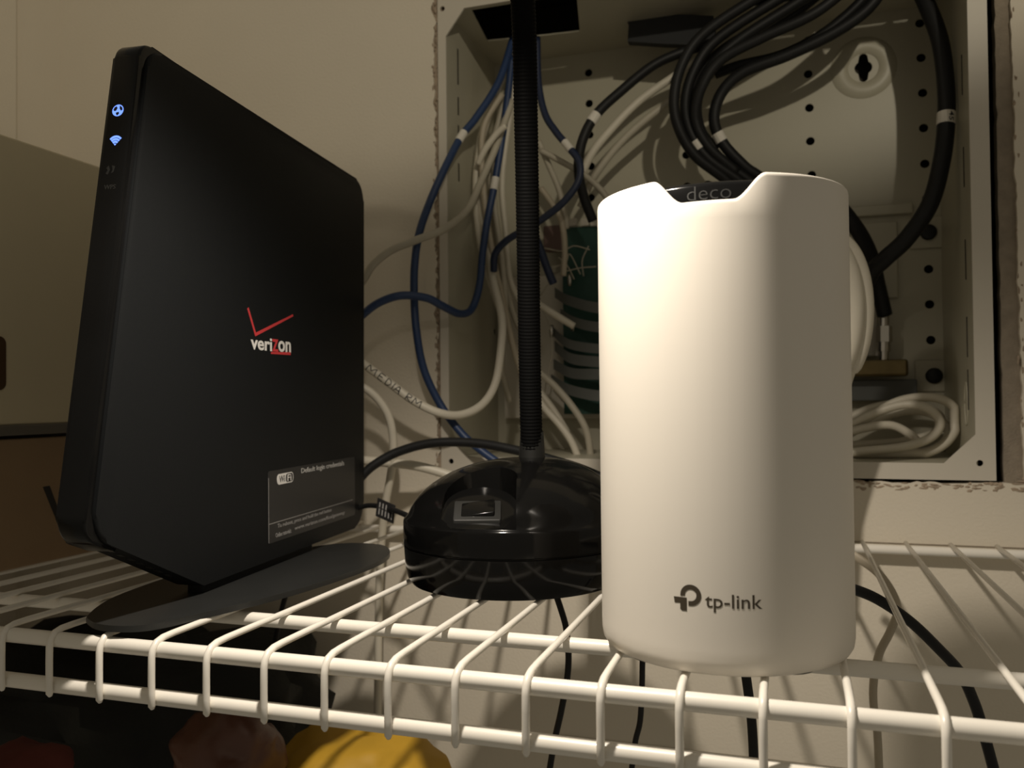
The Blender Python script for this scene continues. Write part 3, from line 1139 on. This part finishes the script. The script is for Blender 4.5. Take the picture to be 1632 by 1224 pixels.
spl = thing('coax_splitter', 'brass coax splitter on a grey bracket behind the white router', 'splitter', at(1405, 600, 385))
adopt(link_bm('bracket', pbox(1250, 604, 1462, 640, 384, 10, 1.0), M['band']), spl)
adopt(link_bm('splitter_body', pbox(1290, 572, 1448, 602, 366, 16, 2.0), M['brass']), spl)
adopt(link_bm('cover_plate', pbox(1300, 440, 1398, 570, 384, 6, 1.0), M['flange']), spl)
for cxp in (1409,):
    for (y0, y1, r) in ((502, 520, 3.6), (520, 545, 5.6), (545, 560, 4.6), (560, 576, 3.4)):
        a, b = at(cxp, y0, 406), at(cxp, y1, 406)
        V, F = tube_data([a, a.lerp(b, 0.5), b], r, 12 if r != 5.6 else 6)
        adopt(link('connector', V, F, M['chrome'], smooth=False), spl)
mb = thing('mounting_plate', 'pale blank mounting plate on the panel back at the white router top edge', 'plate', at(1400, 345, BK))
adopt(link_bm('plate', pbox(1300, 322, 1455, 350, 393, 5, 1.0), M['box']), mb)
adopt(link_bm('lower_plate', pbox(1300, 352, 1430, 480, 395, 3, 1.0), M['box']), mb)

# dark foam piece hanging from the panel top
bm = bmesh.new()
lp = [at(*p, 381) for p in ((1000, 66), (1002, 40), (997, 28), (1004, 22), (1060, 22), (1137, 25), (1140, 40), (1138, 72), (1060, 70))]
hi_ = [bm.verts.new(p) for p in lp]
lo_ = [bm.verts.new(p + Vector((0, 7.8, 0))) for p in lp]
bm.faces.new(hi_)
bm.faces.new(lo_[::-1])
for i in range(len(lp)):
    bm.faces.new((hi_[i], lo_[i], lo_[(i + 1) % len(lp)], hi_[(i + 1) % len(lp)]))
tag(link_bm('foam_strip', bm, M['felt']), 'short black foam strip hanging from the panel top beside the black cable bundle', 'strip')

# ------------------------------------------------------------------ cables
BG, WG, KG, FG = 'blue network cables', 'white cables in the panel', 'black coax cables in the panel', 'black cords below the shelf'


def tagged(o, path, px, py, Y, r, half=5.0, txt=None):
    i = nearest(path, at(px, py, Y))
    s = sleeve('cable_tag', path, i, r, half, M['tagw'], o)
    return i


o, p = cable('blue_cable', 'blue network cable dropping in front of the panel left edge down past the lamp base', 'cable',
             [(818, 60, 366), (795, 130, 352), (760, 186, 336), (735, 218, 324), (708, 270, 306), (685, 322, 298), (668, 372, 294), (661, 420, 290), (660, 470, 288), (664, 530, 286), (676, 590, 292), (702, 645, 298), (737, 692, 300), (772, 722, 300), (806, 745, 300)], 2.9, M['blue'], BG)
tagged(o, p, 735, 218, 324, 3.15)
o, p = cable('blue_cable', 'blue network cable arching from the black router edge into the panel', 'cable',
             [(560, 520, 262), (580, 500, 266), (605, 482, 268), (640, 471, 272), (680, 475, 280), (706, 488, 292), (733, 500, 312), (752, 492, 330), (764, 455, 340), (769, 405, 346), (777, 350, 352), (787, 300, 356), (798, 235, 360), (808, 165, 364), (816, 90, 368)], 2.9, M['blue'], BG)
tagged(o, p, 789, 296, 356, 3.15)
o, p = cable('blue_cable', 'blue network cable looping from beside the gooseneck top across to its left', 'cable',
             [(856, 60, 366), (858, 130, 362), (868, 180, 356), (886, 210, 350), (905, 233, 346), (923, 258, 342), (922, 288, 340), (900, 320, 338), (870, 345, 338), (840, 364, 340), (808, 383, 342), (789, 405, 346), (787, 432, 352)], 2.8, M['navy'], BG)
tagged(o, p, 904, 232, 346, 3.05)
o, p = cable('blue_cable', 'short dark blue cable end with a bare tip right of the gooseneck', 'cable',
             [(850, 370, 352), (862, 400, 352), (872, 428, 354), (882, 452, 358)], 3.2, M['navy'], BG)

o, p = cable('white_cable', 'white cable hand-marked MEDIA RM curling up into the panel', 'cable',
             [(560, 566, 268), (585, 584, 268), (620, 610, 270), (660, 639, 274), (700, 658, 281), (735, 661, 296), (768, 645, 312), (789, 612, 324), (798, 560, 334), (800, 508, 342), (787, 450, 354), (776, 390, 360), (766, 320, 364), (762, 250, 366), (778, 180, 368), (806, 110, 372)], 3.1, M['white'], WG, per=14)
media = o
# handwriting along the cable
cl = [0.0]
for i in range(1, len(p)):
    cl.append(cl[-1] + (p[i] - p[i - 1]).length)
i0, i1 = nearest(p, at(587, 586, 268)), nearest(p, at(672, 646, 276))


LETTERS = {'M': [[(0, 0), (0.12, 1), (0.5, 0.35), (0.88, 1), (1, 0)]],
           'E': [[(0.9, 1), (0.1, 1), (0.1, 0), (0.9, 0)], [(0.1, 0.52), (0.75, 0.52)]],
           'D': [[(0.1, 0), (0.1, 1), (0.6, 0.92), (0.95, 0.5), (0.6, 0.06), (0.1, 0)]],
           'I': [[(0.5, 0), (0.5, 1)]],
           'A': [[(0, 0), (0.45, 1), (0.7, 0.75), (0.9, 0)], [(0.15, 0.38), (0.85, 0.38)]],
           'R': [[(0.1, 0), (0.1, 1), (0.75, 0.92), (0.8, 0.62), (0.1, 0.48), (0.95, 0)]]}
V, F = [], []


def pen(s, y):
    k = min(max(i for i in range(len(cl)) if cl[i] <= s), len(p) - 2)
    q = p[k].lerp(p[k + 1], (s - cl[k]) / (cl[k + 1] - cl[k]))
    t = (p[k + 1] - p[k]).normalized()
    toC = (CAM - q).normalized()
    nn = (toC - t * toC.dot(t)).normalized()
    bb = t.cross(nn)
    if bb.z < 0:
        bb = -bb
    ang = (y - 0.5) * 1.75
    return q + nn * (3.08 * math.cos(ang)) + bb * (3.08 * math.sin(ang))


span = cl[i1] - cl[i0]
for ch, f0, f1 in (('M', 0.0, 0.17), ('E', 0.22, 0.32), ('D', 0.36, 0.46), ('I', 0.46, 0.54), ('A', 0.53, 0.64), ('R', 0.74, 0.84), ('M', 0.86, 1.0)):
    for stroke in LETTERS[ch]:
        fine = []
        for (x0, y0), (x1, y1) in zip(stroke, stroke[1:]):
            fine += [(x0 + (x1 - x0) * m_ / 5, y0 + (y1 - y0) * m_ / 5) for m_ in range(5)]
        fine.append(stroke[-1])
        v_, f_ = tube_data([pen(cl[i0] + span * (f0 + (f1 - f0) * x), y) for x, y in fine], 0.36, 5)
        nb = len(V)
        V += v_
        F += [tuple(a + nb for a in fc) for fc in f_]
link('handwriting', V, F, M['ink'], media)

white_runs = [
    ('white cable crossing in front of the long blue drop beside the black router', [(562, 470, 272), (580, 445, 274), (595, 422, 276), (622, 400, 280), (660, 384, 286), (710, 364, 300), (745, 334, 326), (766, 290, 344), (790, 235, 356), (816, 160, 366)], 2.9, 'grey'),
    ('pale cable leftmost in the fan hanging left of the gooseneck', [(812, 90, 368), (782, 175, 362), (764, 240, 360), (758, 300, 360), (764, 380, 362), (782, 450, 366), (806, 520, 370), (836, 590, 374), (880, 650, 376), (905, 690, 378)], 2.7, 'white'),
    ('pale cable second in the fan left of the gooseneck, bowing to the right', [(818, 110, 372), (796, 190, 368), (782, 250, 368), (784, 330, 370), (794, 400, 372), (806, 455, 374), (822, 510, 376), (850, 560, 378)], 2.6, 'grey'),
    ('pale cable third in the fan, straight along the gooseneck left side', [(822, 130, 376), (806, 230, 374), (800, 300, 374), (806, 370, 374), (812, 440, 376), (828, 480, 378), (856, 530, 380)], 2.6, 'white'),
    ('pale cable running out of the fan behind the gooseneck foot', [(800, 150, 360), (772, 200, 356), (768, 262, 354), (776, 350, 356), (790, 430, 360), (800, 470, 364), (815, 540, 368), (838, 620, 372), (858, 690, 376)], 2.5, 'beige'),
    ('pale cable in the fan dropping to the white bracket corner', [(812, 170, 364), (792, 240, 362), (788, 320, 362), (800, 410, 364), (806, 500, 368), (800, 580, 372), (812, 640, 376)], 2.4, 'grey'),
    ('pale cable slanting from the gooseneck top to the blue loop', [(806, 200, 350), (790, 215, 350), (772, 240, 350), (762, 262, 352)], 2.6, 'white'),
    ('pale cable right of the gooseneck bending down to the dull red block', [(858, 225, 372), (874, 262, 372), (890, 300, 372), (900, 340, 374), (902, 365, 376)], 2.4, 'grey'),
    ('pale cable right of the gooseneck crossing to the green board', [(862, 300, 370), (880, 325, 370), (894, 350, 370), (900, 390, 372), (898, 440, 374)], 2.4, 'beige'),
    ('pale cable curling over the green board toward the white router', [(862, 240, 366), (890, 255, 366), (925, 275, 366), (955, 300, 366), (985, 340, 368)], 2.4, 'grey'),
    ('white cable below the grey bands beside the gooseneck', [(848, 620, 368), (868, 650, 364), (893, 678, 362), (912, 706, 362), (925, 740, 364), (932, 765, 368)], 2.8, 'white'),
    ('white cable under the board reaching toward the lamp base', [(858, 592, 372), (884, 615, 370), (910, 645, 368), (932, 680, 368), (940, 715, 370), (941, 760, 374)], 2.8, 'grey'),
    ('short white cable crossing the gooseneck right side at the bands', [(852, 480, 372), (870, 492, 370), (892, 506, 372), (915, 520, 376)], 2.8, 'white'),
    ('pale cable arching left of the black bundle, upper of the pair', [(1135, 80, 384), (1080, 118, 380), (1020, 160, 376), (975, 205, 372), (940, 250, 370), (915, 310, 370)], 3.2, 'white'),
    ('pale cable arching left of the black bundle, lower of the pair', [(1140, 120, 386), (1085, 150, 384), (1030, 190, 380), (985, 232, 378), (945, 285, 376), (925, 330, 376)], 3.0, 'grey'),
]
for i, (lab, pts, r, mk_) in enumerate(white_runs):
    cable('white_cable', lab, 'cable', pts, r, M[mk_], WG)

o, p = cable('coax_cable', 'thick black coax cable bowing down the right side of the panel, marked 45', 'cable',
             [(1455, -40, 376), (1478, 10, 370), (1498, 65, 364), (1507, 130, 358), (1508, 190, 354), (1501, 255, 350), (1482, 325, 350), (1445, 380, 352), (1410, 413, 356), (1386, 440, 366), (1368, 500, 384), (1362, 574, 400)], 5.7, M['jacket'], KG, n=14)
i = tagged(o, p, 1508, 188, 354, 6.0, 4.2)
V, F = text_mesh('45', 0.01)
q = p[i]
t = (p[i + 1] - p[i - 1]).normalized()
nn = ((CAM - q).normalized())
nn = (nn - t * nn.dot(t)).normalized()
bb = t.cross(nn)
if bb.dot(RGT) < 0:
    bb = -bb
out = []
for v in V:
    ang = 0.28 + v.y * 0.55
    out.append(q + t * ((v.x - 0.5) * 6.4) + nn * ((6.0 + 0.12 * (v.z - 0.2)) * math.cos(ang)) + bb * ((6.0 + 0.12 * (v.z - 0.2)) * math.sin(ang)))
link('tag_lettering', out, F, M['ink'], o)
cable('coax_cable', 'black coax cable screwed down onto the brass splitter', 'cable',
      [(1310, 300, 350), (1345, 338, 360), (1372, 375, 374), (1390, 415, 386), (1399, 455, 398), (1410, 502, 406)], 5.4, M['jacket'], KG, n=14)
blk = [
    ('black coax cable forming the left outer edge of the bundle above the white router', [(1275, -40, 350), (1200, 0, 350), (1120, 55, 350), (1086, 105, 350), (1074, 160, 352), (1082, 205, 356), (1108, 248, 362), (1155, 285, 370), (1190, 320, 378)], 3.9),
    ('black coax cable second from the left in the bundle', [(1310, -40, 356), (1230, 5, 356), (1140, 65, 356), (1105, 115, 356), (1092, 165, 358), (1100, 210, 362), (1128, 252, 366), (1180, 290, 372), (1215, 325, 378)], 3.9),
    ('black coax cable in the middle of the bundle', [(1340, -40, 360), (1262, 10, 362), (1170, 70, 362), (1124, 120, 362), (1110, 170, 364), (1118, 212, 366), (1146, 252, 370), (1196, 290, 376), (1235, 325, 380)], 4.1),
    ('black coax cable crossing over the top of the bundle', [(1375, -40, 346), (1300, 20, 346), (1215, 60, 348), (1150, 95, 350), (1118, 140, 352), (1108, 190, 358), (1130, 235, 364), (1175, 275, 372)], 3.8),
    ('black coax cable on the right inner edge of the bundle', [(1420, -40, 356), (1385, 12, 358), (1330, 52, 360), (1255, 88, 362), (1185, 115, 364), (1150, 148, 366), (1138, 190, 368), (1152, 228, 372), (1186, 265, 376), (1225, 300, 382)], 4.2),
    ('black coax cable dipping below the bundle and rising to the upper right', [(1400, -40, 368), (1370, 5, 370), (1310, 55, 372), (1245, 88, 374), (1180, 104, 374), (1140, 118, 376)], 3.8),
    ('thin black cable arching down left from the bundle with a white tag', [(1130, 70, 378), (1085, 84, 374), (1040, 105, 368), (990, 145, 360), (950, 183, 352), (928, 225, 348), (922, 270, 350), (930, 312, 358), (945, 352, 366)], 3.8),
    ('black cable filling the upper gap of the bundle', [(1340, -40, 374), (1260, 25, 374), (1180, 62, 374), (1130, 100, 372), (1104, 150, 372), (1108, 196, 374), (1140, 240, 378)], 4.0),
]
for i, (lab, pts, r) in enumerate(blk):
    if i in (0, 1, 2, 4):                    # these run on down behind the white router to the splitter
        pts = pts + [(1222 + 9 * i, 400, 388), (1268 + 12 * i, 500, 398), (1296 + 13 * i, 574, 405)]
    o, p = cable('coax_cable', lab, 'cable', pts, r, M['jacket'], KG, n=12)
    if i == 6:
        tagged(o, p, 948, 186, 352, 4.1, 4.0)
    if i in (1, 4):
        tagged(o, p, 1128 if i == 1 else 1142, 222, 364 if i == 1 else 371, r + 0.25, 3.6)

# bundle of white cable coiled in the bottom right of the panel
coil = [(1290, 715, 372), (1330, 700, 370), (1380, 668, 368), (1430, 640, 366), (1480, 633, 366), (1516, 645, 366), (1526, 675, 366), (1505, 708, 362), (1460, 727, 358), (1400, 733, 354), (1340, 730, 354), (1300, 716, 358),
        (1330, 692, 364), (1385, 662, 366), (1440, 645, 362), (1480, 652, 358), (1498, 675, 356), (1482, 698, 352), (1440, 712, 348), (1385, 718, 346), (1330, 722, 346), (1292, 712, 350),
        (1330, 696, 358), (1380, 682, 362), (1420, 678, 364), (1450, 692, 364), (1466, 708, 362)]
o, p = cable('cable_coil', 'coiled white cable lying in the lower right corner of the panel', 'cable', coil, 3.0, M['white'], 'white cable coil', per=10, floor=50.3)
o2, p2 = cable('cable_coil', 'second white loop inside the coil in the panel corner', 'cable', [(1300, 722, 382), (1350, 694, 382), (1400, 668, 384), (1450, 655, 386), (1490, 662, 386), (1512, 690, 384), (1490, 715, 378), (1440, 725, 372), (1380, 727, 370)], 2.9, M['white'], 'white cable coil', per=10, floor=50.3)
cable('cable_coil', 'third white loop, the flat inner one of the coil in the panel corner', 'cable', [(1300, 690, 392), (1340, 672, 392), (1390, 650, 394), (1440, 642, 396), (1480, 650, 396), (1500, 668, 394), (1488, 690, 390), (1440, 703, 386), (1380, 708, 384), (1310, 712, 384)], 2.9, M['white'], 'white cable coil', per=10, floor=50.3)

# thick white looped cord showing at the right edge of the white router
for dx, lab in ((-3, 'thick white looped cord bulging past the white router right edge'), (-19, 'second white looped cord tucked just inside the thick one')):
    ring = [(1290 + dx, 866, 262), (1296 + dx, 740, 262)] + [(1331 + dx + 48 * math.cos(a), 494 + 110 * math.sin(a), 264 + 5 * math.sin(a) + dx * 0.4) for a in [math.radians(-250 + 320 * k / 18) for k in range(19)]] + [(1308 + dx, 740, 270), (1300 + dx, 862, 272)]
    cable('looped_cord', lab, 'cord', ring, 6.0, M['white'], None)

# behind the lamp
cable('power_cord', 'black power cord arching behind the lamp base', 'cord', [(556, 782, 250), (572, 764, 252), (595, 742, 256), (635, 720, 262), (690, 706, 266), (755, 706, 268), (815, 716, 266), (880, 733, 262), (940, 753, 258), (1000, 785, 254), (1040, 830, 250)], 3.2, M['jacket'], None)
cable('white_cable', 'white cable running low from the black router to behind the lamp base', 'cable', [(556, 734, 274), (580, 734, 275), (615, 737, 278), (660, 742, 282), (700, 752, 286), (745, 768, 290), (800, 790, 294)], 3.4, M['white'], WG)
cable('white_cable', 'off-white cable looping out beside the black router and hanging through the shelf', 'cable',
      [(560, 612, 262), (582, 619, 264), (604, 638, 268), (621, 668, 272), (627, 710, 276), (623, 755, 280), (615, 800, 284), (609, 850, 290), (606, 900, 294), (604, 960, 297), (603, 1040, 298), (602, 1120, 299), (601, 1200, 300), (600, 1300, 300)], 2.9, M['white'])
o, p = cable('lamp_cord', 'thin black cord with a black warning tag leaving the lamp base', 'cord', [(552, 822, 238), (566, 812, 240), (585, 806, 238), (605, 807, 230), (625, 812, 215), (650, 822, 195), (680, 835, 178)], 1.7, M['jacket'])
bm = prism([(-15, -14), (13, -14), (13, 15), (-15, 15)], lambda u, v, h: at(615 + u + v * 0.12, 815 - v + u * 0.45, 218) + Vector((0, h * 1.0, 0)), 0.1)
tg = link_bm('warning_tag', bm, M['ink'], o)
for k in range(5):
    for (va, vb) in ((10, 2), (0, -9)):
        uu_ = -11 + k * 5
        bm = prism([(uu_, vb), (uu_ + 1.7, vb), (uu_ + 1.7, va), (uu_, va)], lambda u, v, h: at(615 + u + v * 0.12, 815 - v + u * 0.45, 218) + Vector((0, -0.25 + h * 0.3, 0)))
        link_bm('tag_print', bm, M['print_dim'], tg)

# below the shelf
cable('hanging_cord', 'black cord hanging from the lamp base through the shelf', 'cord', [(885, 945, 150), (893, 968, 150), (902, 1000, 150), (906, 1040, 150), (904, 1080, 150), (894, 1135, 152), (884, 1180, 154), (872, 1250, 156)], 1.7, M['jacket'], FG)
cable('hanging_cord', 'thin black cord hanging beneath the left side of the white router', 'cord', [(1026, 1000, 160), (1024, 1050, 160), (1023, 1100, 160), (1020, 1150, 162), (1012, 1185, 164), (1004, 1250, 166)], 1.5, M['jacket'], FG)
cable('hanging_cord', 'flat black cord hanging straight beneath the middle of the white router', 'cord', [(1184, 1040, 130), (1190, 1085, 130), (1196, 1130, 132), (1200, 1180, 134), (1203, 1260, 136)], 2.2, M['jacket'], FG)
cable('hanging_cord', 'black cord curving out from behind the white router and down through the shelf', 'cord', [(1268, 935, 100), (1300, 932, 128), (1330, 932, 146), (1366, 941, 156), (1402, 957, 160), (1450, 990, 166), (1495, 1033, 172), (1530, 1072, 178), (1552, 1118, 182), (1567, 1165, 184), (1590, 1250, 186)], 2.6, M['jacket'], FG)
cable('hanging_cord', 'thin black cord hanging under the router stand among the left wires', 'cord', [(462, 930, 230), (455, 950, 230), (446, 985, 230), (438, 1030, 230), (437, 1060, 230), (446, 1095, 230), (456, 1130, 232)], 1.8, M['jacket'], FG)
cable('flat_cord', 'beige flat cord twisting behind the white router and down through the shelf', 'cord', [(1340, 872, 262), (1368, 890, 258), (1398, 912, 254), (1422, 945, 248), (1430, 975, 244), (1418, 1008, 240), (1402, 1040, 238), (1393, 1080, 236), (1392, 1120, 236), (1398, 1165, 236), (1402, 1250, 236)], 2.6, M['beige'], None, flat=0.55)
